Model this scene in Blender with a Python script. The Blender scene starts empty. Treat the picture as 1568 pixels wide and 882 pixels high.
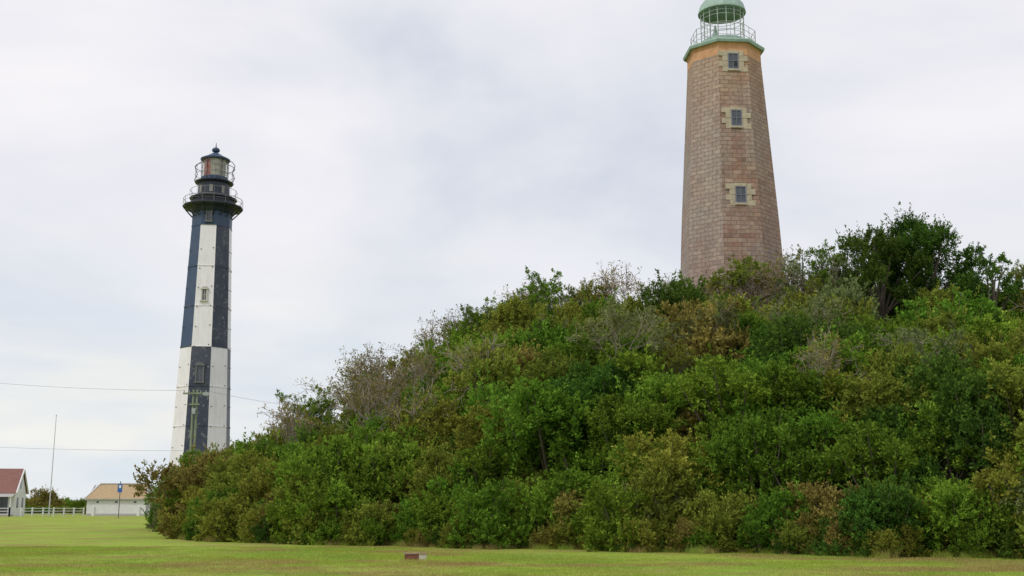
import bpy, math, random
import numpy as np
from mathutils import Vector, noise as mnoise

random.seed(7); rng = np.random.default_rng(11)
scene = bpy.context.scene
COL = scene.collection
R = math.radians

# ------------------------------------------------------------------ helpers
def new_mat(name):
    m = bpy.data.materials.new(name); m.use_nodes = True
    nt = m.node_tree; nt.nodes.clear()
    out = nt.nodes.new('ShaderNodeOutputMaterial')
    return m, nt, out

def N(nt, typ, **kw):
    n = nt.nodes.new(typ)
    for k, v in kw.items():
        if k == 'inp':
            for a, b in v.items(): n.inputs[a].default_value = b
        else: setattr(n, k, v)
    return n

def ramp(nt, fac, stops):
    r = nt.nodes.new('ShaderNodeValToRGB')
    el = r.color_ramp.elements
    while len(el) < len(stops): el.new(0.5)
    for e, (p, c) in zip(el, stops):
        e.position = p; e.color = (c[0], c[1], c[2], 1) if len(c) == 3 else c
    nt.links.new(fac, r.inputs[0]); return r.outputs[0]

def mixc(nt, fac, a, b, mode='MIX'):
    m = nt.nodes.new('ShaderNodeMix'); m.data_type = 'RGBA'; m.blend_type = mode
    for s, v in ((m.inputs[0], fac), (m.inputs[6], a), (m.inputs[7], b)):
        if isinstance(v, bpy.types.NodeSocket): nt.links.new(v, s)
        elif isinstance(v, (int, float)): s.default_value = v
        else: s.default_value = (v[0], v[1], v[2], 1)
    return m.outputs[2]

def noise_tex(nt, vec, scale, detail=4, rough=0.55):
    n = N(nt, 'ShaderNodeTexNoise', inp={'Scale': scale, 'Detail': detail, 'Roughness': rough})
    if vec is not None: nt.links.new(vec, n.inputs['Vector'])
    return n.outputs[0]

def simple_mat(name, col, rough=0.7, var=0.25, scale=3.0, metallic=0.0, col2=None, bump=0.0):
    m, nt, out = new_mat(name)
    b = N(nt, 'ShaderNodeBsdfPrincipled', inp={'Roughness': rough, 'Metallic': metallic})
    tc = N(nt, 'ShaderNodeTexCoord')
    f = noise_tex(nt, tc.outputs['Object'], scale, 6, 0.65)
    c2 = col2 if col2 else tuple(c * (1 - var) for c in col)
    c = ramp(nt, f, [(0.35, col), (0.68, c2)])
    nt.links.new(c, b.inputs['Base Color'])
    if bump:
        bp = N(nt, 'ShaderNodeBump', inp={'Strength': bump, 'Distance': 0.02})
        nt.links.new(f, bp.inputs['Height']); nt.links.new(bp.outputs[0], b.inputs['Normal'])
    nt.links.new(b.outputs[0], out.inputs[0]); return m

class MB:
    def __init__(s): s.v = []; s.f = []; s.m = []; s.uv = []
    def poly(s, pts, mat=0, uv=None):
        i = len(s.v); s.v += [tuple(p) for p in pts]
        s.f.append(tuple(range(i, i + len(pts)))); s.m.append(mat)
        s.uv.append(uv if uv else [(0, 0)] * len(pts))
    def obox(s, o, u, n, w, d, h, mat=0):
        """box centred on o in u (width) and z(height h), from plane o outwards d along n"""
        o = Vector(o); u = Vector(u).normalized(); n = Vector(n).normalized(); z = Vector((0, 0, 1))
        P = [[[o + u * (a * w / 2) + n * (b * d) + z * (c * h / 2) for c in (-1, 1)] for b in (0, 1)] for a in (-1, 1)]
        q = lambda *ix: s.poly([P[a][b][c] for a, b, c in ix], mat)
        q((0,1,0),(1,1,0),(1,1,1),(0,1,1)); q((1,0,0),(0,0,0),(0,0,1),(1,0,1))
        q((0,0,0),(0,1,0),(0,1,1),(0,0,1)); q((1,1,0),(1,0,0),(1,0,1),(1,1,1))
        q((0,1,1),(1,1,1),(1,0,1),(0,0,1)); q((0,0,0),(1,0,0),(1,1,0),(0,1,0))
    def box(s, c, sx, sy, sz, mat=0, rot=0):
        u = Vector((math.cos(rot), math.sin(rot), 0)); n = Vector((-math.sin(rot), math.cos(rot), 0))
        s.obox(Vector(c) - n * sy / 2, u, n, sx, sy, sz, mat)
    def tube(s, a, b, r1, r2=None, n=6, mat=0, cap=True):
        r2 = r1 if r2 is None else r2
        a = Vector(a); b = Vector(b); d = (b - a)
        if d.length < 1e-6: return
        d.normalize(); t = d.orthogonal().normalized(); w = d.cross(t)
        A = [a + (t * math.cos(k * 2 * math.pi / n) + w * math.sin(k * 2 * math.pi / n)) * r1 for k in range(n)]
        B = [b + (t * math.cos(k * 2 * math.pi / n) + w * math.sin(k * 2 * math.pi / n)) * r2 for k in range(n)]
        for k in range(n):
            j = (k + 1) % n; s.poly([A[k], A[j], B[j], B[k]], mat)
        if cap: s.poly(A[::-1], mat); s.poly(B, mat)
    def loft(s, c, prof, n, phi0, matf=0, cap=True, seg_uv=0.0):
        """prof: list of (z, circumradius). face 0 normal = phi0 (from -Y toward +X)"""
        rings = []
        for z, r in prof:
            rings.append([(c[0] + r * math.sin(phi0 + (k - .5) * 2 * math.pi / n),
                           c[1] - r * math.cos(phi0 + (k - .5) * 2 * math.pi / n), z) for k in range(n)])
        for i in range(len(prof) - 1):
            for k in range(n):
                j = (k + 1) % n; m = matf(i, k) if callable(matf) else matf
                w0 = prof[i][1] * math.sin(math.pi / n); w1 = prof[i + 1][1] * math.sin(math.pi / n)
                o = k * 7.37
                s.poly([rings[i][k], rings[i][j], rings[i + 1][j], rings[i + 1][k]], m,
                       [(o - w0, prof[i][0]), (o + w0, prof[i][0]), (o + w1, prof[i + 1][0]), (o - w1, prof[i + 1][0])])
        if cap:
            m0 = matf(0, 0) if callable(matf) else matf
            m1 = matf(len(prof) - 2, 0) if callable(matf) else matf
            s.poly(rings[0][::-1], m0); s.poly(rings[-1], m1)
    def ring(s, c, z, r, tr, n=24, phi0=0, mat=0, ns=5):
        P = [(c[0] + r * math.sin(phi0 + (k - .5) * 2 * math.pi / n), c[1] - r * math.cos(phi0 + (k - .5) * 2 * math.pi / n), z) for k in range(n)]
        for k in range(n): s.tube(P[k], P[(k + 1) % n], tr, tr, ns, mat, False)
    def obj(s, name, mats, parent=None, smooth=False, bevel=0):
        me = bpy.data.meshes.new(name); me.from_pydata(s.v, [], s.f)
        for m in mats: me.materials.append(m)
        me.polygons.foreach_set('material_index', s.m)
        uvl = me.uv_layers.new(name='UVMap')
        uvl.data.foreach_set('uv', np.array([c for f in s.uv for c in f], dtype=np.float32).ravel())
        if smooth: me.polygons.foreach_set('use_smooth', [True] * len(s.f))
        me.update()
        o = bpy.data.objects.new(name, me); COL.objects.link(o)
        if parent: o.parent = parent
        return o

def empty(name, loc=(0, 0, 0)):
    e = bpy.data.objects.new(name, None); e.location = loc; COL.objects.link(e)
    e.empty_display_size = 0.5; return e

# ------------------------------------------------------------------ terrain
FX = [-60, -24, -18, -12, 1.7, 16.6, 30, 45]
FY = [150, 82, 64, 56, 47, 38.5, 32, 28]
RX = [-30, -24, -21, -18.2, -14.9, -12, -7.8, -3.6, -1, 3.2, 7.5, 10.9, 17, 24, 30, 42]
RZ = [3.4, 4.4, 4.4, 4.5, 5.3, 6.9, 9.3, 12.2, 14.1, 15.3, 14.4, 15.0, 15.2, 14.4, 14.2, 13.0]
def Yf(x): return float(np.interp(x, FX, FY)) + 0.9 * math.sin(x * 0.9) + 0.5 * math.sin(x * 2.3 + 1)
def Hc(x, y):
    yf = Yf(x); yr = max(74, yf + 13)
    if y < yf or x < -25 or x > 46: return 0.0
    t = max(0.0, (y - yf - 2.2) / (yr - yf - 2.2))
    r = float(np.interp(x, RX, RZ)); ex = float(np.interp(x, [-12, 6], [.85, .62]))
    h = 3.3 + (r - 3.3) * min(t, 1) ** ex
    und = mnoise.noise(Vector((x * .17, y * .15, 5.0))) * 2.3 + mnoise.noise(Vector((x * .36, y * .33, 8.0))) * 1.1
    h += und * min(1, t * 4) * (1 - .7 * max(0, min(1, (t - .75) * 4)))
    if y > yr + 6: h = max(0.01, h - (y - yr - 6) * 0.5)
    return max(h, .01)
def base_ground(x, y):
    t = min(max((y - 50) / 85, 0), 1); t = t * t * (3 - 2 * t)
    return 0.78 * t
def terrain(x, y):
    g = base_ground(x, y)
    h = Hc(x, y)
    if h <= 0: return g
    return max(g, h - 3.3)

xs = np.concatenate([[-4000, -2000, -900, -400, -200, -120], np.linspace(-80, 60, 211), [90, 150, 300, 700, 1600, 4000]])
ys = np.concatenate([[-600, -200, -60, -20], np.linspace(0, 140, 211), [160, 200, 260, 400, 800, 1800, 4500]])
V = []; soil = []
for y in ys:
    for x in xs:
        z = terrain(x, y); n = 0.05 * mnoise.noise(Vector((x * .12, y * .12, 0))) if abs(x) < 100 and 0 < y < 140 else 0
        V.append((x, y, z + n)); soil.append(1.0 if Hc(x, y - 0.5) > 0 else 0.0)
F = []
nx = len(xs)
for j in range(len(ys) - 1):
    for i in range(nx - 1):
        a = j * nx + i; F.append((a, a + 1, a + nx + 1, a + nx))
me = bpy.data.meshes.new('ground'); me.from_pydata(V, [], F)
at = me.attributes.new('soil', 'FLOAT', 'POINT'); at.data.foreach_set('value', soil)
me.polygons.foreach_set('use_smooth', [True] * len(F))
m, nt, out = new_mat('lawn')
tc = N(nt, 'ShaderNodeTexCoord'); ob = tc.outputs['Object']
mpg = N(nt, 'ShaderNodeMapping', inp={'Scale': (.45, 1, 1)}); nt.links.new(ob, mpg.inputs[0])
f1 = noise_tex(nt, ob, 0.22, 6, 0.6); f2 = noise_tex(nt, ob, 7.0, 6, 0.75); f3 = noise_tex(nt, mpg.outputs[0], 0.45, 7, 0.7)
c = ramp(nt, f1, [(0.3, (0.26, 0.40, 0.05)), (0.5, (0.32, 0.43, 0.055)), (0.7, (0.38, 0.42, 0.085))])
c = mixc(nt, ramp(nt, f3, [(0.46, (0, 0, 0)), (0.62, (0.85,) * 3)]), c, (0.31, 0.24, 0.085))
c = mixc(nt, 0.75, c, ramp(nt, f2, [(0.3, (0.45,) * 3), (0.7, (1.15,) * 3)]), 'MULTIPLY')
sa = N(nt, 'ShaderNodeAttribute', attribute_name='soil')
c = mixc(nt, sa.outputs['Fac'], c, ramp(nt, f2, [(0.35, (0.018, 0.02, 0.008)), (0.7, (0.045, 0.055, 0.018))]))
b = N(nt, 'ShaderNodeBsdfPrincipled', inp={'Roughness': 0.95, 'Specular IOR Level': 0.1})
bp = N(nt, 'ShaderNodeBump', inp={'Strength': 0.6, 'Distance': 0.05})
nt.links.new(f2, bp.inputs['Height']); nt.links.new(bp.outputs[0], b.inputs['Normal'])
nt.links.new(c, b.inputs['Base Color']); nt.links.new(b.outputs[0], out.inputs[0])
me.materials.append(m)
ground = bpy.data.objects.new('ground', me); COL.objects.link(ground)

# ------------------------------------------------------------------ foliage
def leaf_mat(name, dark, light, trans=0.28, lo=.8, hi=1.22):
    m, nt, out = new_mat(name)
    a = N(nt, 'ShaderNodeAttribute', attribute_name='leafvar')
    oi = N(nt, 'ShaderNodeObjectInfo')
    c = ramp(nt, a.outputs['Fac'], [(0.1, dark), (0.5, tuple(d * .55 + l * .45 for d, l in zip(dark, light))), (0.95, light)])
    hs = N(nt, 'ShaderNodeHueSaturation')
    mr = N(nt, 'ShaderNodeMapRange', inp={'To Min': 0.485, 'To Max': 0.52}); nt.links.new(oi.outputs['Random'], mr.inputs[0])
    wn = N(nt, 'ShaderNodeTexWhiteNoise', noise_dimensions='1D'); nt.links.new(oi.outputs['Random'], wn.inputs['W'])
    mv = N(nt, 'ShaderNodeMapRange', inp={'To Min': lo, 'To Max': hi}); nt.links.new(wn.outputs[0], mv.inputs[0])
    nt.links.new(mr.outputs[0], hs.inputs['Hue']); nt.links.new(mv.outputs[0], hs.inputs['Value']); nt.links.new(c, hs.inputs['Color'])
    b = N(nt, 'ShaderNodeBsdfDiffuse')
    t = N(nt, 'ShaderNodeBsdfTranslucent')
    nt.links.new(hs.outputs[0], b.inputs['Color']); nt.links.new(hs.outputs[0], t.inputs[0])
    ms = N(nt, 'ShaderNodeMixShader', inp={0: trans})
    nt.links.new(b.outputs[0], ms.inputs[1]); nt.links.new(t.outputs[0], ms.inputs[2])
    nt.links.new(ms.outputs[0], out.inputs[0]); return m

bark = simple_mat('bark', (0.16, 0.13, 0.10), 0.9, 0.5, 6, bump=0.4)
bark_grey = simple_mat('bark_grey', (0.36, 0.31, 0.25), 0.9, 0.4, 6)
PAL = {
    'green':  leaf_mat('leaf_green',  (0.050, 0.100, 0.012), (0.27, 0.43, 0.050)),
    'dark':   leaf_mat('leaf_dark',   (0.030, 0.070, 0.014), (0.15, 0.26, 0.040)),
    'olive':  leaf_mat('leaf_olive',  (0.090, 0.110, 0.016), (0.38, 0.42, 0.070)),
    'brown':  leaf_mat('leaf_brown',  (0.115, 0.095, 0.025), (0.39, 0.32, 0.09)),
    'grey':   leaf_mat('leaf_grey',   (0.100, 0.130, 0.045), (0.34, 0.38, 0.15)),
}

def leaves_geo(P, D, L, W):
    n = len(P)
    rv = rng.normal(size=(n, 3)); S = np.cross(D, rv); S /= np.linalg.norm(S, axis=1)[:, None] + 1e-9
    Nn = np.cross(D, S)
    l = (L * rng.uniform(0.65, 1.3, n))[:, None]; w = (W * rng.uniform(0.7, 1.3, n))[:, None]
    a = P; c = P + D * l + Nn * l * 0.1
    b = P + D * l * 0.5 + S * w * .5 - Nn * w * .15; d = P + D * l * 0.5 - S * w * .5 - Nn * w * .15
    return np.stack([a, b, c, d], 1).reshape(-1, 3)

def sprigs(lobes, per_lobe, n_leaf, up=0.35, spread=0.07, inner=0.55):
    Ps, Ds, Vs = [], [], []
    for (cx, cy, cz, r) in lobes:
        k = int(per_lobe * (r ** 2) / 0.6)
        d = rng.normal(size=(k, 3)); d[:, 2] += 0.3; d /= np.linalg.norm(d, axis=1)[:, None]
        rr = r * rng.uniform(0.75, 1.15, k)[:, None]
        rr[rng.random(k) < .12] *= 1.5
        c = np.array([cx, cy, cz])
        base = c + d * rr * inner; tip = c + d * rr + np.array([0, 0, 1]) * rr * up * rng.uniform(0, 1.2, k)[:, None]
        sd = tip - base; sl = np.linalg.norm(sd, axis=1)[:, None]; sd = sd / sl
        lv = rng.uniform(0, .28); sv = rng.uniform(0, 1, k)
        t = rng.uniform(0, 1, (k, n_leaf, 1)) ** 0.8
        p = base[:, None, :] + (tip - base)[:, None, :] * t + rng.normal(size=(k, n_leaf, 3)) * spread * (1.2 - t)
        dd = sd[:, None, :] * 0.8 + rng.normal(size=(k, n_leaf, 3)) * 0.55
        dd[..., 2] += 0.15
        dd /= np.linalg.norm(dd, axis=2)[..., None]
        vv = lv + sv[:, None] * 0.28 + rng.uniform(0, 1, (k, n_leaf)) * 0.18 + t[..., 0] ** 2 * 0.36  # lighter towards sprig tips: lit tips and shaded insides painted into leaf colour
        Ps.append(p.reshape(-1, 3)); Ds.append(dd.reshape(-1, 3)); Vs.append(vv.ravel())
    return np.concatenate(Ps), np.concatenate(Ds), np.concatenate(Vs)

def foliage_mesh(name, lobes, per_lobe, n_leaf, L, W, mat, stems=None, barkm=None, up=.35, spread=.07):
    P, D, Vv = sprigs(lobes, per_lobe, n_leaf, up, spread)
    verts = leaves_geo(P, D, L, W); n = len(P)
    mb = MB()
    if stems:
        for (a, bb, r1, r2) in stems: mb.tube(a, bb, r1, r2, 4, 0, False)
    nv = len(verts); ne = len(mb.v)
    allv = np.concatenate([verts, np.array(mb.v).reshape(-1, 3)]) if ne else verts
    me = bpy.data.meshes.new(name)
    me.vertices.add(len(allv)); me.vertices.foreach_set('co', allv.astype(np.float32).ravel())
    nf = n + len(mb.f)
    li = np.arange(nv, dtype=np.int32)
    if ne: li = np.concatenate([li, np.array([i + nv for f in mb.f for i in f], dtype=np.int32)])
    me.loops.add(len(li)); me.loops.foreach_set('vertex_index', li)
    me.polygons.add(nf); me.polygons.foreach_set('loop_start', np.arange(nf, dtype=np.int32) * 4)
    me.materials.append(mat); me.materials.append(barkm or bark)
    me.polygons.foreach_set('material_index', np.concatenate([np.zeros(n, np.int32), np.ones(nf - n, np.int32)]))
    at = me.attributes.new('leafvar', 'FLOAT', 'FACE')
    at.data.foreach_set('value', np.concatenate([Vv, np.zeros(nf - n)]).astype(np.float32))
    me.update(calc_edges=True); return me

def bush_mesh(name, mat, dens=1.0, L=0.15, W=0.072):
    lobes = [(0, 0, 1.2, 1.1), (0, 0, 2.2, 1.0)]
    for i in range(10):
        a = i / 10 * 6.28 + rng.uniform(-.3, .3); rr = rng.uniform(0.8, 1.65); z = rng.uniform(0.35, 2.6)
        lobes.append((math.cos(a) * rr, math.sin(a) * rr, z, rng.uniform(.45, .95)))
    for i in range(5):
        lobes.append((rng.uniform(-1.1, 1.1), rng.uniform(-1.1, 1.1), rng.uniform(2.5, 3.3), rng.uniform(.3, .6)))
    stems = []
    for (x, y, z, r) in lobes[2:]:
        stems.append(((x * .15, y * .15, 0), (x * .6, y * .6, z * .6), .05, .035))
        stems.append(((x * .6, y * .6, z * .6), (x, y, z + r * .7), .035, .012))
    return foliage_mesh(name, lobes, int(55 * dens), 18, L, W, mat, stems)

protos = {k: [bush_mesh('bush_%s_%d' % (k, i), PAL[k]) for i in range(4)] for k in PAL}

def branch_segs(p, d, length, r, depth, out, tips, spread=0.55):
    n = 3; q = Vector(p)
    for i in range(n):
        d = (d + Vector(rng.normal(size=3)) * 0.14 + Vector((0, 0, .05))).normalized()
        q2 = q + d * length / n
        out.append((tuple(q), tuple(q2), r * (1 - i * .2), r * (1 - (i + 1) * .2))); q = q2
        if depth > 0 and i > 0:
            for k in range(2):
                dd = (d + Vector(rng.normal(size=3)) * spread).normalized()
                branch_segs(q, dd, length * rng.uniform(.5, .75), r * .5, depth - 1, out, tips, spread)
    tips.append(tuple(q))

def twig_mesh(name, h, mat_leaf, leafy=6, nst=3):
    segs, tips = [], []
    for i in range(nst):
        d = Vector((rng.normal() * .3, rng.normal() * .3, 1)).normalized()
        branch_segs(Vector((0, 0, 0)), d, h * .5, .045, 3, segs, tips, .5)
    segs = [(a, b, max(r1, .010), max(r2, .008)) for a, b, r1, r2 in segs]
    lobes = [(t[0], t[1], t[2], 0.18) for t in tips[::2]]
    return foliage_mesh(name, lobes, 75, leafy, .11, .05, mat_leaf, segs, bark_grey, spread=.06)
twigs = [twig_mesh('bare_shrub_0', 3.6, PAL['brown'], 2, 5), twig_mesh('wispy_shrub_0', 3.6, PAL['grey'], 12), twig_mesh('wispy_shrub_1', 3.6, PAL['olive'], 16), twig_mesh('wispy_shrub_2', 3.6, PAL['green'], 18)]

thicket = empty('shrub_thicket', (0, 0, 0))
def inst(me, name, loc, s, rz, parent, tilt=0.12, sz=None):
    o = bpy.data.objects.new(name, me); COL.objects.link(o)
    o.location = loc; o.scale = (s, s, sz or s)
    o.rotation_euler = (rng.uniform(-tilt, tilt), rng.uniform(-tilt, tilt), rz); o.parent = parent; return o

def pick(x, y):
    n1 = mnoise.noise(Vector((x * .13, y * .13, 3.3))); n2 = mnoise.noise(Vector((x * .22, y * .22, 9.1)))
    rel = y - Yf(x)
    dk = 0.10 + (0.30 if x > 12 and rel < 16 else 0) + (0.12 if rel > 20 and x > 8 else 0)
    w = {'green': .42 + max(0, n1) * 1.4 + (.25 if x < 2 and rel > 8 else 0), 'dark': dk + max(0, -n2) * .6,
         'olive': .32 + max(0, -n1) * 1.4 + (.1 if x < 10 else 0), 'brown': (.07 if x < 11 else .02) + (max(0, n2) * .6 if x < 14 else 0), 'grey': .06}
    ks = list(w); p = np.array([max(.005, w[k]) for k in ks]) ** 1.3; p /= p.sum()
    return ks[rng.choice(len(ks), p=p)]

TW = (14.7, 75.0)
cnt = 0
sp = 1.8
x = -24.5
while x < 38:
    y = 30.0
    while y < 88:
        px = x + rng.uniform(-.75, .75); py = y + rng.uniform(-.75, .75)
        y += sp
        h = Hc(px, py)
        if h <= 0: continue
        rel = py - Yf(px)
        if rel < 1.2: continue
        if px > 0 and py > 81: continue
        if math.hypot(px - TW[0], py - TW[1]) < 5.2: continue
        k = pick(px, py); me_ = protos[k][rng.integers(4)]
        s = rng.uniform(0.66, 1.15)
        if rng.random() < .14: s *= 1.3
        inst(me_, 'shrub', (px, py, terrain(px, py) - .3), s, rng.uniform(0, 6.28), thicket, sz=s * rng.uniform(.8, 1.15)); cnt += 1
        if rng.random() < 0.05 and rel > 4:
            inst(twigs[rng.integers(4)], 'wispy_shrub', (px + .5, py - .5, terrain(px, py) + .8), rng.uniform(.8, 1.1), rng.uniform(0, 6.28), thicket)
    x += sp
# edge shrubs whose leaves come right down to the lawn
x = -24.0
while x < 38:
    yy = Yf(x) + rng.uniform(.5, 1.8); s = rng.uniform(.5, .95)
    k = pick(x, yy)
    inst(protos[k][rng.integers(4)], 'shrub', (x, yy, base_ground(x, yy) - .45 * s), s, rng.uniform(0, 6), thicket)
    x += rng.uniform(.6, 1.1)
for i in range(240):
    x = rng.uniform(-23.5, 37); yy = Yf(x) + rng.uniform(-.2, 1.0); s = rng.uniform(.18, .42)
    inst(protos[['olive', 'brown', 'green', 'olive', 'dark'][rng.integers(5)]][rng.integers(4)], 'low_shrub', (x, yy, base_ground(x, yy) - .12), s, rng.uniform(0, 6), thicket)
# wispy shrubs that stand out of the skyline
for (x, y, s, k) in [(-9.6, 76, 1.4, 0), (-8.6, 75, 1.35, 0), (-9.0, 74, 1.1, 1), (-11.5, 70, .9, 2), (-6.6, 66, 1.2, 0), (-5.8, 67, 1.1, 0), (0.5, 75, .9, 2), (2.5, 74, 1.05, 3), (4.2, 75, .9, 1), (-3, 76, 1.1, 0), (-1.5, 75.5, .9, 3),
                  (-14, 76, 1.0, 1), (-15.3, 77, .9, 0), (-16.5, 77, .9, 3), (12.3, 68, 1.1, 0), (13.4, 68, 1.4, 0), (14.6, 67.5, 1.35, 2), (15.6, 67.5, 1.3, 0), (16.5, 68, 1.3, 0), (9.4, 72, 1.05, 0), (18.4, 66, 1.35, 1), (19.3, 67, 1.3, 2), (5.6, 75, .9, 3), (-4.8, 75, 1.1, 0), (31, 62, 1.3, 1), (29.5, 60, 1.2, 0), (-12.5, 74, 1.1, 3),
                  (-17.5, 76, .9, 0), (1.8, 76, 1.1, 0), (-6.2, 75, 1, 2), (7.3, 73, 1.2, 0), (10.4, 71, 1.1, 1), (-5.2, 60, 1.2, 0), (-7.4, 62, 1.2, 0), (-1.6, 58, 1.1, 0), (-12.6, 68, 1.1, 0), (-18.9, 77, .9, 0)]:
    inst(twigs[k], 'wispy_shrub', (x, y, terrain(x, y) + 1.25), s, rng.uniform(0, 6.28), thicket, .05)

# ------------------------------------------------------------------ trees
def tree(name, x, y, top, rad, pal, dens=1.0, nl=26, crown_low=.3, leaf=.14):
    z0 = terrain(x, y) - .2; H = top - z0
    e = empty(name, (x, y, z0))
    segs = []; lobes = []
    th = H * .34
    segs.append(((0, 0, 0), (.1, .05, th), .26, .19))
    for i in range(nl):
        a = i * 2.4 + rng.uniform(-.4, .4); u = (i + .5) / nl
        zz = H * (crown_low + (0.9 - crown_low) * u); prof = math.sin(math.pi * min(.97, .22 + .72 * u)) ** .6
        rr = rad * prof * rng.uniform(.45, 1.0)
        p = (math.cos(a) * rr, math.sin(a) * rr, zz); r = rng.uniform(.45, .95) * rad / 3
        r = max(.42, r); lobes.append((*p, r))
        m_ = (p[0] * .4, p[1] * .4, th + (zz - th) * .5)
        segs.append(((.1, .05, min(th, zz * .8)), m_, .11, .07)); segs.append((m_, p, .07, .025))
    mb = MB()
    for s in segs: mb.tube(s[0], s[1], s[2], s[3], 7, 0, False)
    mb.obj('trunk', [bark], e, True)
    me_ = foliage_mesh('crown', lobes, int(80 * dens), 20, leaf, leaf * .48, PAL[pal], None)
    o = bpy.data.objects.new('crown', me_); COL.objects.link(o); o.parent = e
    return e
tree('live_oak_tree', 24.4, 66, 18.6, 3.6, 'dark', 1.0, 36, .25)
tree('live_oak_tree', 21.2, 65, 17.9, 3.0, 'dark', .95, 30, .25)
tree('wax_myrtle_tree', 19.2, 66, 17.7, 2.2, 'green', .7, 20, .2, .12)
tree('wax_myrtle_tree', 17.6, 68, 17.6, 1.8, 'grey', .6, 16, .2, .12)
tree('live_oak_tree', 27.2, 64, 16.4, 2.0, 'dark', .9, 20, .25)
tree('wax_myrtle_tree', 29.9, 64, 15.7, 2.2, 'olive', .8, 20, .2, .12)
tree('wax_myrtle_tree', 33.5, 66, 15.5, 2.6, 'green', .8, 20, .2, .12)
tree('yaupon_holly_tree', 8.3, 71, 15.6, 1.3, 'dark', .8, 12, .25, .11)
tree('yaupon_holly_tree', -13.4, 74.5, 8.6, 1.6, 'green', .9, 16, .25, .12)
tree('yaupon_holly_tree', 5.0, 73, 16.4, 1.6, 'olive', .9, 16, .25, .12)
tree('yaupon_holly_tree', -21.6, 79.0, 5.7, 2.5, 'green', 1.1, 24, .15, .13)
tree('yaupon_holly_tree', -19.0, 77.0, 5.8, 2.0, 'olive', 1.0, 20, .15, .13)

# ------------------------------------------------------------------ distant tree line
far = empty('distant_treeline')
for i in range(150):
    x = rng.uniform(-190, 190); y = rng.uniform(215, 245)
    s = rng.uniform(.8, 1.25) if x < -70 else rng.uniform(1, 1.8)
    inst(protos[['olive', 'brown', 'green', 'grey'][rng.integers(4)]][rng.integers(3)], 'far_shrub', (x, y, .3), s, rng.uniform(0, 6), far, sz=s * .85)
for (x, y, s, k) in [(-86, 212, 1.3, 'brown'), (-84, 213, 1.2, 'brown'), (-88, 213, .9, 'olive'), (-55, 178, 1.2, 'green'), (-53.4, 178, 1.3, 'green'), (-52, 178, 1.1, 'dark')]:
    inst(protos[k][0], 'far_shrub', (x, y, .6), s, rng.uniform(0, 6), far)
for i in range(34):
    inst(protos[['green', 'olive'][i % 2]][rng.integers(4)], 'far_shrub', (-98 + i * 1.3, 200 + rng.uniform(-3, 3), .3), .55, rng.uniform(0, 6), far, sz=.5)
inst(twigs[0], 'far_shrub', (-90, 212, .6), 1.6, 0, far)

# ------------------------------------------------------------------ grass blades
def grass_mesh(name, size, n, h, mat):
    P = np.c_[rng.uniform(-size / 2, size / 2, (n, 2)), np.zeros(n)]
    a = rng.uniform(0, 6.28, n); d = np.c_[np.cos(a), np.sin(a), np.zeros(n)]
    hh = h * rng.uniform(.4, 1.2, n)[:, None]; w = .006
    lean = rng.normal(size=(n, 3)) * .5 * hh; lean[:, 2] = 0
    v = np.stack([P - d * w, P + d * w, P + lean + np.array([0, 0, 1]) * hh], 1).reshape(-1, 3)
    me = bpy.data.meshes.new(name)
    me.from_pydata(v.tolist(), [], [(3 * i, 3 * i + 1, 3 * i + 2) for i in range(n)])
    at = me.attributes.new('leafvar', 'FLOAT', 'FACE'); at.data.foreach_set('value', rng.uniform(0, 1, n).astype(np.float32))
    me.materials.append(mat); return me
gm = leaf_mat('grass_blade', (0.24, 0.34, 0.05), (0.48, 0.56, 0.11), .3, .88, 1.05)
gm2 = leaf_mat('grass_dry', (0.29, 0.23, 0.075), (0.52, 0.42, 0.17), .3, .88, 1.05)
G = [grass_mesh('grass_patch_%d' % i, 1.7, 1500, .05, gm if i < 3 else gm2) for i in range(4)]
TG = [grass_mesh('tall_grass_%d' % i, .8, 260, .38, gm if i == 0 else gm2) for i in range(2)]
lawn = empty('lawn_grass')
y = 25.0
while y < 52:
    x = -y * .5 - 1
    while x < y * .5 + 1:
        if y < Yf(x) + 1.0:
            dry = mnoise.noise(Vector((x * .18, y * .3, 1))) + rng.normal() * .12 > (.0 if y < 37 else .15)
            inst(G[3] if dry else G[rng.integers(3)], 'grass_patch', (x + rng.uniform(-.3, .3), y + rng.uniform(-.3, .3), terrain(x, y) - .005), rng.uniform(.9, 1.15), rng.uniform(0, 6.28), lawn, 0)
        x += 1.5
    y += 1.5
for i in range(300):
    x = rng.uniform(-23, 28); yy = Yf(x) + rng.uniform(-.6, .4)
    inst(TG[rng.integers(2)], 'tall_grass', (x, yy, base_ground(x, yy)), rng.uniform(.4, .9), rng.uniform(0, 6), lawn, 0)

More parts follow.
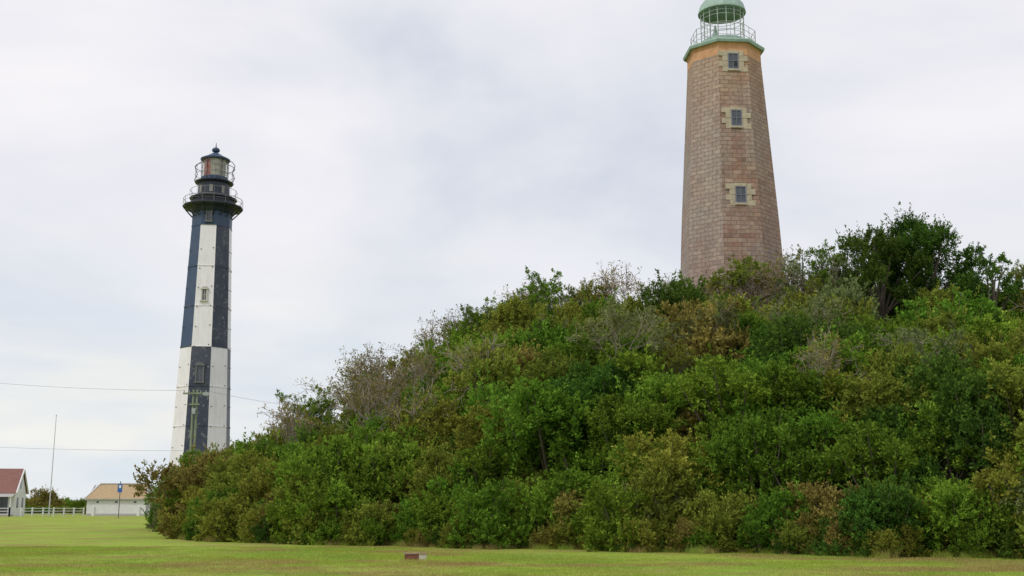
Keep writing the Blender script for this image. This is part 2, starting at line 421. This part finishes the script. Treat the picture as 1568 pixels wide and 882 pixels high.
# ------------------------------------------------------------------ old stone lighthouse
def stone_mat():
    m, nt, out = new_mat('sandstone_blocks')
    tc = N(nt, 'ShaderNodeTexCoord'); uv = tc.outputs['UV']; ob = tc.outputs['Object']
    br = N(nt, 'ShaderNodeTexBrick', offset=.5, inp={'Color1': (0, 0, 0, 1), 'Color2': (1, 1, 1, 1), 'Mortar': (.5, .5, .5, 1), 'Scale': 1.0, 'Mortar Size': .018, 'Mortar Smooth': .4, 'Brick Width': .60, 'Row Height': .29})
    wob = N(nt, 'ShaderNodeTexNoise', inp={'Scale': .9, 'Detail': 2}); nt.links.new(uv, wob.inputs['Vector'])
    vm = N(nt, 'ShaderNodeVectorMath', operation='MULTIPLY_ADD'); vm.inputs[1].default_value = (.18, .06, 0)
    nt.links.new(wob.outputs['Color'], vm.inputs[0]); nt.links.new(uv, vm.inputs[2])
    nt.links.new(vm.outputs[0], br.inputs['Vector'])
    f = noise_tex(nt, ob, .35, 7, .65); f2 = noise_tex(nt, ob, 5, 6, .7); f4 = noise_tex(nt, ob, .9, 5, .6)
    c = ramp(nt, br.outputs['Color'], [(0, (0.23, 0.14, 0.105)), (.25, (0.32, 0.225, 0.175)), (.55, (0.37, 0.265, 0.21)), (.8, (0.44, 0.325, 0.24)), (1, (0.29, 0.165, 0.12))])
    c = mixc(nt, ramp(nt, f4, [(.45, (0, 0, 0)), (.66, (.6,) * 3)]), c, (0.34, 0.165, 0.115))
    # greyer stone in random patches and on -X faces, pinker on +X faces
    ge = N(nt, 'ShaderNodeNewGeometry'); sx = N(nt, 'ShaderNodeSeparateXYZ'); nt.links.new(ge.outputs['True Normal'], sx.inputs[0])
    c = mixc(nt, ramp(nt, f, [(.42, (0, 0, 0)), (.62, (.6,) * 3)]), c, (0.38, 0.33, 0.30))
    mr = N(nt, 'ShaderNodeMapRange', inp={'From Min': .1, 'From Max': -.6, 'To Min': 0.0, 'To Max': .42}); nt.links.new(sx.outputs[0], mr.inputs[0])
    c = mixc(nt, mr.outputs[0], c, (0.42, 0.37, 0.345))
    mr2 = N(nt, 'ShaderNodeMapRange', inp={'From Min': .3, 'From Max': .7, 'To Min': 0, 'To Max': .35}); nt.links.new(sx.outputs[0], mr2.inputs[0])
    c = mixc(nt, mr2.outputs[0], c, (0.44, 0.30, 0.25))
    # warmer stone towards the top
    so = N(nt, 'ShaderNodeSeparateXYZ'); nt.links.new(ob, so.inputs[0])
    mt = N(nt, 'ShaderNodeMapRange', inp={'From Min': 27, 'From Max': 31, 'To Min': 0, 'To Max': .38}); nt.links.new(so.outputs[2], mt.inputs[0])
    c = mixc(nt, mt.outputs[0], c, (0.52, 0.33, 0.19))
    c = mixc(nt, .7, c, ramp(nt, f2, [(.3, (.6,) * 3), (.7, (1.25,) * 3)]), 'MULTIPLY')
    mps = N(nt, 'ShaderNodeMapping', inp={'Scale': (1, 1, .08)}); nt.links.new(ob, mps.inputs[0])
    c = mixc(nt, .4, c, ramp(nt, noise_tex(nt, mps.outputs[0], 1.6, 4, .6), [(.35, (.65,) * 3), (.6, (1.1,) * 3)]), 'MULTIPLY')
    c = mixc(nt, br.outputs['Fac'], c, (0.20, 0.15, 0.125))
    b = N(nt, 'ShaderNodeBsdfPrincipled', inp={'Roughness': .9, 'Specular IOR Level': .2})
    bp = N(nt, 'ShaderNodeBump', inp={'Strength': .7, 'Distance': .04}, invert=True)
    nt.links.new(br.outputs['Fac'], bp.inputs['Height']); nt.links.new(bp.outputs[0], b.inputs['Normal'])
    nt.links.new(c, b.inputs['Base Color']); nt.links.new(b.outputs[0], out.inputs[0]); return m
M_stone = stone_mat()
M_orange = simple_mat('orange_sandstone_cap', (0.66, 0.36, 0.19), .9, .3, 2.5, bump=.3)
M_quoin = simple_mat('pale_sandstone', (0.54, 0.46, 0.34), .9, .3, 3, bump=.3)
M_verd = simple_mat('verdigris_copper', (0.36, 0.50, 0.44), .65, .3, 3)
M_frame = simple_mat('window_paint', (0.22, 0.23, 0.28), .6, .2)
M_glass = simple_mat('dark_glass', (0.09, 0.10, 0.13), .15, .4, 2)
M_iron = simple_mat('old_iron', (0.50, 0.55, 0.53), .6, .4)

old = empty('old_stone_lighthouse')
c0 = TW; ph = R(4); prof = [(10.0, 3.98), (17, 3.45), (21, 3.24), (26.5, 2.88), (31.7, 2.54)]
mb = MB(); mb.loft(c0, prof, 8, ph, 0); mb.loft(c0, [(31.7, 2.545), (32.35, 2.53), (32.55, 2.6)], 8, ph, 1)
mb.loft(c0, [(32.55, 2.78), (32.72, 2.84), (32.80, 2.80), (33.15, 1.75)], 8, ph, 2)
mb.obj('masonry_tower', [M_stone, M_orange, M_verd], old)
def face_at(c, prof, z, phi, n=8):
    r = np.interp(z, [p[0] for p in prof], [p[1] for p in prof]) * math.cos(math.pi / n)
    nn = Vector((math.sin(phi), -math.cos(phi), 0)); u = Vector((math.cos(phi), math.sin(phi), 0))
    return Vector((c[0], c[1], z)) + nn * r, u, nn
mb = MB()
for (z, broken) in ((31.2, True), (27.1, False), (21.75, False)):
    o, u, n = face_at(c0, prof, z, ph); o = o - n * .09
    W_, H_ = .72, 1.12
    mb.obox(o + n * .06, u, n, W_, .075, H_, 1)
    for s_ in (-1, 1): mb.obox(o + u * s_ * (W_ / 2 - .03), u, n, .06, .19, H_, 0)
    for s_ in (-1, 1): mb.obox(o + Vector((0, 0, s_ * (H_ / 2 - .03))), u, n, W_, .185, .055, 0)
    mb.obox(o, u, n, W_, .182, .035, 0)
    mb.obox(o, u, n, .03, .18, H_, 0)
    if broken: mb.obox(o + u * .16 - Vector((0, 0, .2)), u, n, .22, .15, .3, 3)
    hh = H_ / 3
    for i in range(-1, 3):
        zz = (i - .5) * hh
        for s_ in (-1, 1):
            ln = (.62, .36)[(i + (s_ > 0)) % 2]
            mb.obox(o + u * s_ * (W_ / 2 + ln / 2 + .003) + Vector((0, 0, zz + (.003 if s_ > 0 else 0))), u, n, ln, .145 + .012 * (i % 2), hh - .015, 2)
    mb.obox(o - Vector((0, 0, H_ / 2 + .07)), u, n, W_ + .1, .22, .12, 2)
    mb.obox(o + Vector((0, 0, H_ / 2 + .11)), u, n, W_ + .05, .185, .2, 2)
mb.obj('windows', [M_frame, M_glass, M_quoin, simple_mat('window_void', (.03, .03, .035), .8)], old)
mb = MB()
mb.loft(c0, [(33.13, 1.62), (33.45, 1.62)], 16, 0, 0)
for k in range(16):
    a = k * math.pi / 8; dx, dy = math.sin(a), math.cos(a)
    mb.tube((c0[0] + 1.5 * dx, c0[1] + 1.5 * dy, 33.4), (c0[0] + 1.5 * dx, c0[1] + 1.5 * dy, 35.7), .028, .028, 5, 1)
for z in (33.9, 34.5, 35.1, 35.4): mb.ring(c0, z, 1.5, .018, 16, 0, 1)
mb.ring(c0, 35.7, 1.55, .08, 24, 0, 0)
# copper dome: an open shell over the lantern
dome = [(35.65, 1.66), (35.8, 1.64), (36.2, 1.52), (36.6, 1.22), (36.9, .8), (37.1, .3), (37.4, .22), (37.55, .3), (37.7, .05)]
mb.loft(c0, dome, 24, 0, 0, cap=False)
mb.tube((c0[0] - .5, c0[1], 33.4), (c0[0] - .5, c0[1], 34.2), .28, .22, 10, 0)
mb.tube((c0[0] - .5, c0[1], 34.2), (c0[0] - .5, c0[1], 34.8), .16, .05, 10, 0)
for k in range(8):
    a = ph + (k - .5) * math.pi / 4; x, y = c0[0] + 2.22 * math.sin(a), c0[1] - 2.22 * math.cos(a)
    mb.tube((x, y, 32.9), (x, y, 34.1), .03, .03, 5, 2)
    a2 = a + math.pi / 8; rr = 2.22 * math.cos(math.pi / 8); x, y = c0[0] + rr * math.sin(a2), c0[1] - rr * math.cos(a2)
    mb.tube((x, y, 32.9), (x, y, 34.1), .02, .02, 5, 2)
for z in (34.1, 33.7, 33.3): mb.ring(c0, z, 2.22, .018, 8, ph, 2)
mb.obj('lantern', [M_verd, M_iron, simple_mat('rail_grey', (.42, .44, .42), .6)], old)

# ------------------------------------------------------------------ new iron lighthouse
def paint_mat(name, base, spot, thr, streak=.5, rough=.5, patch=.3):
    m, nt, out = new_mat(name)
    tc = N(nt, 'ShaderNodeTexCoord'); ob = tc.outputs['Object']
    mp = N(nt, 'ShaderNodeMapping', inp={'Scale': (1, 1, .12)}); nt.links.new(ob, mp.inputs[0])
    f = noise_tex(nt, ob, 1.6, 8, .72); f2 = noise_tex(nt, mp.outputs[0], 3, 4, .6); f3 = noise_tex(nt, ob, .35, 3)
    c = mixc(nt, streak, base, ramp(nt, f2, [(.35, (.68,) * 3), (.6, (1.0,) * 3)]), 'MULTIPLY')
    c = mixc(nt, ramp(nt, f3, [(.45, (0, 0, 0)), (.7, (patch,) * 3)]), c, spot)
    c = mixc(nt, ramp(nt, f, [(thr, (0, 0, 0)), (thr + .03, (.8,) * 3)]), c, spot)
    b = N(nt, 'ShaderNodeBsdfPrincipled', inp={'Roughness': rough})
    nt.links.new(c, b.inputs['Base Color']); nt.links.new(b.outputs[0], out.inputs[0]); return m
P_white = paint_mat('white_tower_paint', (.84, .81, .84), (.46, .37, .31), .69, .3, patch=.12)
P_black = paint_mat('black_tower_paint', (.026, .036, .068), (.20, .19, .20), .575, .3, patch=.2)
P_navy = paint_mat('navy_tower_paint', (.028, .058, .125), (.14, .15, .18), .64, .3, patch=.12)
M_red = simple_mat('red_lens_panel', (.45, .13, .10), .4, .3)
M_cream = simple_mat('lantern_lens', (.55, .53, .44), .3, .4, 4)

L = (-40.5, 150.0); pl = R(4.6)
lh = empty('striped_lighthouse')
zs = [.6, 1.7, 6.9, 12.1, 17.2, 22.4, 27.8, 33.2, 38.8, 41.2]
def rad_l(z): return 4.1 + (2.68 - 4.1) * (z - .8) / 38.0 if z < 38.8 else 2.68
prl = [(z, rad_l(z)) for z in zs]
def mf(i, k):
    if i >= 8: return 2
    up = i >= 5; even = (k % 2 == 0)
    if up: return 0 if even else (1 if k == 1 else 2)
    return 1 if even else 0
mb = MB(); mb.loft(L, prl, 8, pl, mf)
mb.obj('tower_shaft', [P_white, P_black, P_navy], lh)
mb = MB()
for z in zs[2:9]:
    r = rad_l(z)
    for k in range(8):
        up = z >= 22.3; even = k % 2 == 0
        m_ = 2 if z > 38 else ((0 if even else 1) if up else (1 if even else 0))
        a0 = pl + (k - .5) * math.pi / 4; a1 = a0 + math.pi / 4
        P = lambda a, q, zz: (L[0] + q * math.sin(a), L[1] - q * math.cos(a), zz)
        mb.poly([P(a0, r + .07, z - .05), P(a1, r + .07, z - .05), P(a1, r + .07, z + .05), P(a0, r + .07, z + .05)], m_)
        mb.poly([P(a0, r - .1, z + .05), P(a0, r + .07, z + .05), P(a1, r + .07, z + .05), P(a1, r - .1, z + .05)], m_)
        mb.poly([P(a0, r - .1, z - .05), P(a1, r - .1, z - .05), P(a1, r + .07, z - .05), P(a0, r + .07, z - .05)], m_)
# lifting lugs / bolts dotted over the plates
for k in range(-2, 3):
    for z in np.arange(4.3, 38, 2.6):
        for du in (-.28, .28):
            o, u, n = face_at(L, prl, z + .4 * du, pl + k * math.pi / 4)
            mb.obox(o + u * du * rad_l(z), u, n, .12, .09, .10, 1)
mb.loft(L, [(.5, 4.6), (1.5, 4.45), (1.7, 4.12)], 8, pl, 1)
mb.obj('plate_flanges', [P_white, P_black, P_navy], lh)
mb = MB()
def lwin(z, phi, w, h, mf_, mg, ped=True):
    o, u, n = face_at(L, prl, z, phi); o = o - n * .08
    mb.obox(o, u, n, w, .12, h, mg)
    for s_ in (-1, 1): mb.obox(o + u * s_ * (w / 2 + .09), u, n, .16, .26, h + .3, mf_)
    mb.obox(o - Vector((0, 0, h / 2 + .12)), u, n, w + .55, .36, .16, mf_)
    mb.obox(o + Vector((0, 0, h / 2 + .12)), u, n, w + .5, .34, .2, mf_)
    mb.obox(o, u, n, .05, .15, h, mf_); mb.obox(o, u, n, w, .155, .05, mf_)
    if ped: mb.obox(o + Vector((0, 0, h / 2 + .34)), u, n, w + .1, .3, .18, mf_)
lwin(29.2, pl, .5, 1.4, 3, 5)
lwin(18.8, pl, .75, 2.0, 5, 4)
lwin(40.1, pl, .5, 1.6, 5, 4, False)
for k in (3, 5): lwin(35.0 - 3 * k, pl + k * math.pi / 4, .55, 1.5, 1, 4)
mb.obj('windows', [P_white, P_black, P_navy, simple_mat('window_trim_pale', (.62, .60, .55)), M_glass, simple_mat('trim_steel', (.16, .16, .17), .5)], lh)
# galleries, watch room, lantern
mb = MB()
mb.loft(L, [(40.7, 2.72), (41.25, 3.1), (41.5, 3.9), (41.62, 4.0), (41.72, 4.0), (41.74, 2.8)], 16, pl, 0)
for k in range(16):
    a = pl + (k - .5) * math.pi / 8; s_, c_ = math.sin(a), -math.cos(a)
    mb.tube((L[0] + 2.6 * s_, L[1] + 2.6 * c_, 40.2), (L[0] + 3.85 * s_, L[1] + 3.85 * c_, 41.5), .09, .07, 5, 0)
mb.loft(L, [(41.7, 2.75), (42.6, 2.7), (42.75, 3.15), (42.9, 3.15), (42.92, 2.0)], 16, pl, 0)
mb.loft(L, [(42.9, 2.12), (44.9, 2.08), (45.05, 2.55), (45.2, 2.6), (45.24, 1.7)], 16, pl, 0)
for k in range(16):   # rails of both galleries
    a = pl + (k - .5) * math.pi / 8; s_, c_ = math.sin(a), -math.cos(a)
    mb.tube((L[0] + 3.92 * s_, L[1] + 3.92 * c_, 41.7), (L[0] + 3.92 * s_, L[1] + 3.92 * c_, 42.75), .025, .025, 4, 1)
    mb.tube((L[0] + 3.1 * s_, L[1] + 3.1 * c_, 42.9), (L[0] + 3.1 * s_, L[1] + 3.1 * c_, 44.0), .022, .022, 4, 1)
    q = [(2.5, 45.2), (2.85, 45.7), (2.62, 46.2), (2.45, 46.5), (2.62, 46.9), (2.82, 47.5), (2.45, 48.0), (1.9, 48.3)]
    if k % 4 == 0:
        for (r1, z1), (r2, z2) in zip(q[:-1], q[1:]):
            mb.tube((L[0] + r1 * s_, L[1] + r1 * c_, z1), (L[0] + r2 * s_, L[1] + r2 * c_, z2), .05, .05, 5, 0)
    mb.tube((L[0] + 2.5 * s_, L[1] + 2.5 * c_, 45.2), (L[0] + 2.55 * s_, L[1] + 2.55 * c_, 47.3), .022, .022, 4, 1)
mb.ring(L, 42.75, 3.92, .035, 16, pl, 1); mb.ring(L, 42.3, 3.92, .022, 16, pl, 1)
mb.ring(L, 44.0, 3.1, .03, 16, pl, 1)
mb.ring(L, 46.2, 2.6, .03, 16, pl, 1); mb.ring(L, 47.3, 2.65, .045, 16, pl, 1)
mb.loft(L, [(48.3, 1.95), (48.5, 2.0), (48.9, 1.2), (49.35, .5), (49.4, .3)], 16, pl, 2)
mb.obj('galleries_and_roof', [paint_mat('dark_gallery_paint', (.020, .027, .050), (.12, .09, .08), .64, .3, patch=.15), simple_mat('gallery_rail', (.24, .23, .22), .6), P_navy], lh)
mb = MB()
mb.loft(L, [(45.2, 1.75), (45.9, 1.75)], 16, pl, 4)
mb.loft(L, [(45.9, 1.5), (48.3, 1.5)], 16, pl, lambda i, k: 1 if k in (14, 15) else (3 if k in (2, 5) else 2))
for k in range(16):
    a = pl + (k - .5) * math.pi / 8; s_, c_ = math.sin(a), -math.cos(a)
    mb.tube((L[0] + 1.75 * s_, L[1] + 1.75 * c_, 45.8), (L[0] + 1.75 * s_, L[1] + 1.75 * c_, 48.35), .05, .05, 4, 3)
for z in (46.6, 47.4): mb.ring(L, z, 1.75, .035, 16, pl, 3)
mb.tube((L[0], L[1], 49.3), (L[0], L[1], 49.55), .25, .25, 10, 4)
mb.loft(L, [(49.5, .25), (49.65, .5), (49.9, .55), (50.1, .4), (50.25, .08), (50.9, .03)], 12, 0, 4)
for k in (0, 2, -2):
    a = pl + k * math.pi / 8; n = Vector((math.sin(a), -math.cos(a), 0)); u = Vector((math.cos(a), math.sin(a), 0))
    mb.obox(Vector((L[0], L[1], 43.95)) + n * 2.0, u, n, .45, .12, 1.0, 3)
mb.obj('lantern', [P_black, M_red, M_cream, simple_mat('lantern_bars', (.28, .27, .26), .6), P_navy], lh)

# low entrance annex by the striped lighthouse
an = empty('entrance_annex')
mb = MB(); ax, ay = -42.3, 144.0; aw = 1.3
mb.box((ax, ay, 1.7), 2 * aw - .4, 2.4, 2.2, 0)
for sy in (-1, 1):
    p = [(ax - aw, ay + sy * 1.5, 2.8), (ax + aw, ay + sy * 1.5, 2.8), (ax + aw * .6, ay, 4.1), (ax - aw * .6, ay, 4.1)]
    mb.poly(p if sy < 0 else p[::-1], 1)
mb.poly([(ax - aw, ay + 1.5, 2.8), (ax - aw, ay - 1.5, 2.8), (ax - aw * .6, ay, 4.1)], 1)
mb.poly([(ax + aw, ay - 1.5, 2.8), (ax + aw, ay + 1.5, 2.8), (ax + aw * .6, ay, 4.1)], 1)
mb.obox((ax, ay - 1.2, 1.65), (1, 0, 0), (0, -1, 0), .9, .06, 1.9, 2)
mb.obj('annex_body', [simple_mat('annex_wall', (.16, .20, .27)), simple_mat('annex_roof', (.05, .08, .13), .6), M_glass], an)

# ------------------------------------------------------------------ houses
M_wwall = simple_mat('white_painted_wall', (.76, .76, .76), .8, .12, 2)
M_tan = simple_mat('tan_roof_tiles', (.50, .36, .20), .85, .3, 5)
M_redroof = simple_mat('red_shingles', (.26, .12, .10), .85, .3, 4)
gz = .78
oh = empty('white_brick_storehouse')
mb = MB(); cx, cy = -50.8, 152.0; w2, d2 = 3.8, 2.6
mb.box((cx, cy, gz + 1.1), 2 * w2, 2 * d2, 2.3, 0)
for s_ in (-1, 1):
    x = cx + s_ * (w2 - .15)
    for xx in (x - .15, x + .15):
        mb.poly([(xx, cy - d2, gz + 2.25), (xx, cy + d2, gz + 2.25), (xx, cy, gz + 4.05)], 0)
    mb.obox((cx + s_ * (w2 + .003), cy, gz + 1.4), (0, 1, 0), (s_, 0, 0), .7, .05, 1.1, 2)
e_ = .35
mb.poly([(cx - w2 - .25, cy - d2 - e_, gz + 2.15), (cx + w2 + .25, cy - d2 - e_, gz + 2.15), (cx + w2 - .7, cy, gz + 4.1), (cx - w2 + .7, cy, gz + 4.1)], 1)
mb.poly([(cx + w2 + .25, cy + d2 + e_, gz + 2.15), (cx - w2 - .25, cy + d2 + e_, gz + 2.15), (cx - w2 + .7, cy, gz + 4.1), (cx + w2 - .7, cy, gz + 4.1)], 1)
mb.obox((cx, cy - d2 - e_, gz + 2.13), (1, 0, 0), (0, 1, 0), 2 * w2 + .5, .1, .14, 3)
mb.box((cx, cy, gz + 4.12), 2 * w2 - 1.3, .3, .14, 3)
for s_ in (-1, 1):
    for t_ in (-1, 1):
        mb.tube((cx + s_ * (w2 + .22), cy + t_ * (d2 + e_), gz + 2.2), (cx + s_ * (w2 - .7), cy, gz + 4.15), .11, .11, 4, 0)
    mb.box((cx + s_ * (w2 - .9), cy - d2 - .06, gz + .6), .35, .12, 1.2, 0)
for dx in (-2.4, 0, 2.4): mb.obox((cx + dx, cy - d2, gz + 1.75), (1, 0, 0), (0, -1, 0), .32, .02, .22, 4)
mb.box((cx, cy - d2 - .04, gz + .12), 2 * w2, .08, .35, 3)
mb.obj('storehouse_body', [M_wwall, M_tan, M_frame, simple_mat('grey_trim', (.5, .48, .45)), M_glass], oh)

kh = empty('white_cottage'); kh.location = (-65.4, 143.0, gz); kh.rotation_euler = (0, 0, R(12))
mb = MB(); w2, d2 = 4.6, 3.3; wh = 3.0; rh = 5.7
mb.box((0, 0, wh / 2 - .1), 2 * w2, 2 * d2, wh + .2, 0)
for s_ in (-1, 1):
    mb.poly([(s_ * w2, -d2, wh), (s_ * w2, d2, wh), (s_ * w2, 0, rh)], 0)
    mb.obox((s_ * w2, 0, 3.9), (0, 1, 0), (s_, 0, 0), .7, .05, 1.1, 2)
    for yy in (-1.5, 1.5): mb.obox((s_ * w2, yy, 1.6), (0, 1, 0), (s_, 0, 0), .8, .05, 1.3, 2)
    for t_ in (-1, 1): mb.tube((s_ * (w2 + .25), t_ * (d2 + .35), wh - .25), (s_ * (w2 + .25), 0, rh + .05), .1, .1, 4, 0)
mb.poly([(-w2 - .3, -d2 - .4, wh - .25), (w2 + .3, -d2 - .4, wh - .25), (w2 + .3, 0, rh + .1), (-w2 - .3, 0, rh + .1)], 1)
mb.poly([(w2 + .3, d2 + .4, wh - .25), (-w2 - .3, d2 + .4, wh - .25), (-w2 - .3, 0, rh + .1), (w2 + .3, 0, rh + .1)], 1)
mb.box((-1.5, 0, rh + .3), .7, .7, 1.1, 3)
for x in (-3, -1, 1.2): mb.obox((x, -d2, 1.7), (1, 0, 0), (0, -1, 0), .8, .05, 1.3, 2)
mb.poly([(1.2, -d2 - 1.9, 2.3), (w2 + .1, -d2 - 1.9, 2.3), (w2 + .1, -d2, 2.8), (1.2, -d2, 2.8)], 3)
mb.box((2.9, -d2 - .95, .15), 3.4, 1.8, .3, 3)
for x in (1.4, 2.9, 4.5): mb.box((x, -d2 - 1.75, 1.25), .12, .12, 2.1, 0)
mb.obox((3.4, -d2, 1.3), (1, 0, 0), (0, -1, 0), .95, .05, 2.0, 2)
mb.obj('cottage_body', [M_wwall, M_redroof, M_glass, simple_mat('cottage_trim', (.45, .43, .40))], kh)

# ------------------------------------------------------------------ fence, poles, signs, wires
M_fw = simple_mat('fence_white', (.78, .78, .78), .7, .1)
mb = MB()
def fence(p, q, n):
    p = Vector(p); q = Vector(q)
    P = [p.lerp(q, i / n) for i in range(n + 1)]
    for a in P: mb.box((a.x, a.y, gz + .5), .14, .14, 1.1, 0)
    for a, b2 in zip(P[:-1], P[1:]):
        for z in (.3, .62, .95): mb.tube((a.x, a.y, gz + z), (b2.x, b2.y, gz + z), .055, .055, 4, 0)
fence((-57.8, 134), (-54.6, 148.5), 7); fence((-46.4, 149), (-44.5, 147), 2)
fence((-68, 131), (-57.8, 134), 5)
mb.obj('white_rail_fence', [M_fw])

mb = MB(); mb.tube((-59.6, 150, .5), (-59.6, 150, 13.6), .085, .04, 8, 0); mb.tube((-59.6, 150, .5), (-59.6, 150, 1.2), .16, .14, 8, 0)
mb.tube((-59.6, 150, 13.6), (-59.6, 150, 13.75), .08, .08, 8, 0)
mb.obj('flagpole', [simple_mat('flagpole_white', (.6, .62, .62), .5)])

mb = MB(); X, Y = -27.7, 100.0; g = base_ground(X, Y)
for dx in (-.16, .16): mb.tube((X + dx, Y, g - .3), (X + dx, Y, 11.9), .13, .095, 8, 0)
mb.box((X, Y - .16, 11.55), 2.1, .12, .14, 0); mb.box((X, Y - .16, 10.6), .9, .1, .12, 0)
for dx in (-.95, -.5, .5, .95): mb.tube((X + dx, Y - .16, 11.6), (X + dx, Y - .16, 11.85), .05, .035, 6, 1)
mb.obox((X + 1.0, Y - .2, 11.5), (1, 0, 0), (0, -1, 0), .5, .2, .3, 1)
mb.obox((X, Y - .15, 10.0), (1, 0, 0), (0, -1, 0), .3, .22, .5, 1)
mb.obj('utility_pole', [simple_mat('treated_timber', (.26, .30, .20), .9, .3), simple_mat('insulator_grey', (.4, .42, .42), .5)])

def wire(name, p, q, sag, r=.014):
    mb = MB(); p = Vector(p); q = Vector(q); n = 24; prev = None
    for i in range(n + 1):
        t = i / n; a = p.lerp(q, t); a.z -= sag * 4 * t * (1 - t)
        if prev is not None: mb.tube(prev, a, r, r, 4, 0, False)
        prev = a
    return mb.obj(name, [simple_mat('wire', (.25, .26, .28), .6)])
wire('overhead_wire', (-28.6, 99.8, 11.8), (-68, 99, 15.4), .9)
wire('overhead_wire', (-27.0, 100, 6.6), (-70, 99, 8.6), .55)
wire('overhead_wire', (-26.8, 99.8, 11.8), (-10, 130, 13.0), .9)

mb = MB(); X, Y = -40.5, 120.0; g = base_ground(X, Y)
mb.tube((X, Y, g - .2), (X, Y, g + 3.75), .05, .05, 6, 0)
mb.obox((X, Y - .06, g + 3.05), (1, 0, 0), (0, -1, 0), .48, .03, .85, 1)
mb.obox((X, Y - .092, g + 3.2), (1, 0, 0), (0, -1, 0), .22, .004, .28, 2)
mb.obj('blue_information_sign', [simple_mat('sign_post', (.16, .15, .15), .6), simple_mat('sign_blue', (.03, .12, .42), .4, .1), M_fw])

# low brick-and-concrete ground marker on the lawn
mb = MB(); X, Y = -3.15, 38.3; g = terrain(X, Y)
mb.box((X - .12, Y, g + .07), .46, .26, .2, 0, .06); mb.box((X + .24, Y + .005, g + .055), .24, .27, .17, 1, .06)
mb.box((X - .02, Y, g + .187), .76, .30, .035, 2, .06)
mk = mb.obj('ground_marker', [simple_mat('marker_brick', (.24, .09, .06), .9, .4, 14), simple_mat('marker_concrete', (.55, .48, .44), .9, .2, 10), simple_mat('marker_cap', (.36, .24, .20), .9, .3, 10)])
bv = mk.modifiers.new('bevel', 'BEVEL'); bv.width = .012; bv.segments = 2

# ------------------------------------------------------------------ light
az = R(-135); el = R(52)    # sun azimuth measured clockwise from +Y
sd = Vector((math.sin(az) * math.cos(el), math.cos(az) * math.cos(el), math.sin(el)))
sl = bpy.data.lights.new('sun', 'SUN'); sl.energy = 1.5; sl.angle = R(10); sl.color = (1, .96, .9)
so = bpy.data.objects.new('sun', sl); COL.objects.link(so); so.rotation_euler = (-sd).to_track_quat('-Z', 'Y').to_euler()
w = bpy.data.worlds.new('World'); scene.world = w; w.use_nodes = True; nt = w.node_tree; nt.nodes.clear()
out = nt.nodes.new('ShaderNodeOutputWorld')
sky = N(nt, 'ShaderNodeTexSky', sky_type='NISHITA'); sky.sun_disc = False; sky.sun_elevation = el; sky.sun_rotation = az
b1 = N(nt, 'ShaderNodeBackground', inp={1: .1}); nt.links.new(sky.outputs[0], b1.inputs[0])
tc = N(nt, 'ShaderNodeTexCoord'); mp = N(nt, 'ShaderNodeMapping', inp={'Scale': (1, 1, 2.0), 'Location': (.35, .2, .1)}); nt.links.new(tc.outputs['Generated'], mp.inputs[0])
nn = N(nt, 'ShaderNodeTexNoise', inp={'Scale': 2.3, 'Detail': 7, 'Roughness': .5, 'Distortion': .3}); nt.links.new(mp.outputs[0], nn.inputs['Vector']); f = nn.outputs[0]
c = ramp(nt, f, [(.34, (.66, .70, .80)), (.46, (.81, .825, .88)), (.56, (.90, .89, .935)), (.68, (.99, .965, .98))])
sx = N(nt, 'ShaderNodeSeparateXYZ'); nt.links.new(tc.outputs['Generated'], sx.inputs[0])
mp5 = N(nt, 'ShaderNodeMapping', inp={'Scale': (1, 1, 4.0), 'Location': (.1, .5, .3)}); nt.links.new(tc.outputs['Generated'], mp5.inputs[0])
f5 = noise_tex(nt, mp5.outputs[0], 4.0, 6, .5)
hz = ramp(nt, sx.outputs[2], [(0, (.9, .9, .9)), (.12, (.6,) * 3), (.24, (0, 0, 0))])
c = mixc(nt, hz, c, ramp(nt, f5, [(.40, (.72, .81, .89)), (.52, (.85, .88, .90)), (.62, (.98, .97, .90))]))
b2 = N(nt, 'ShaderNodeBackground', inp={1: 1.0}); nt.links.new(c, b2.inputs[0])
ms = N(nt, 'ShaderNodeMixShader', inp={0: .95}); nt.links.new(b1.outputs[0], ms.inputs[1]); nt.links.new(b2.outputs[0], ms.inputs[2])
nt.links.new(ms.outputs[0], out.inputs[0])

# ------------------------------------------------------------------ camera
cd = bpy.data.cameras.new('camera'); cd.lens = 40.2; cd.sensor_width = 36; cd.clip_end = 8000
co = bpy.data.objects.new('camera', cd); COL.objects.link(co); co.location = (0, 0, 1.6); co.rotation_euler = (R(90 + 10.96), 0, 0)
scene.camera = co
scene.view_settings.view_transform = 'Standard'; scene.view_settings.look = 'None'; scene.view_settings.exposure = 0
print('shrubs', cnt)
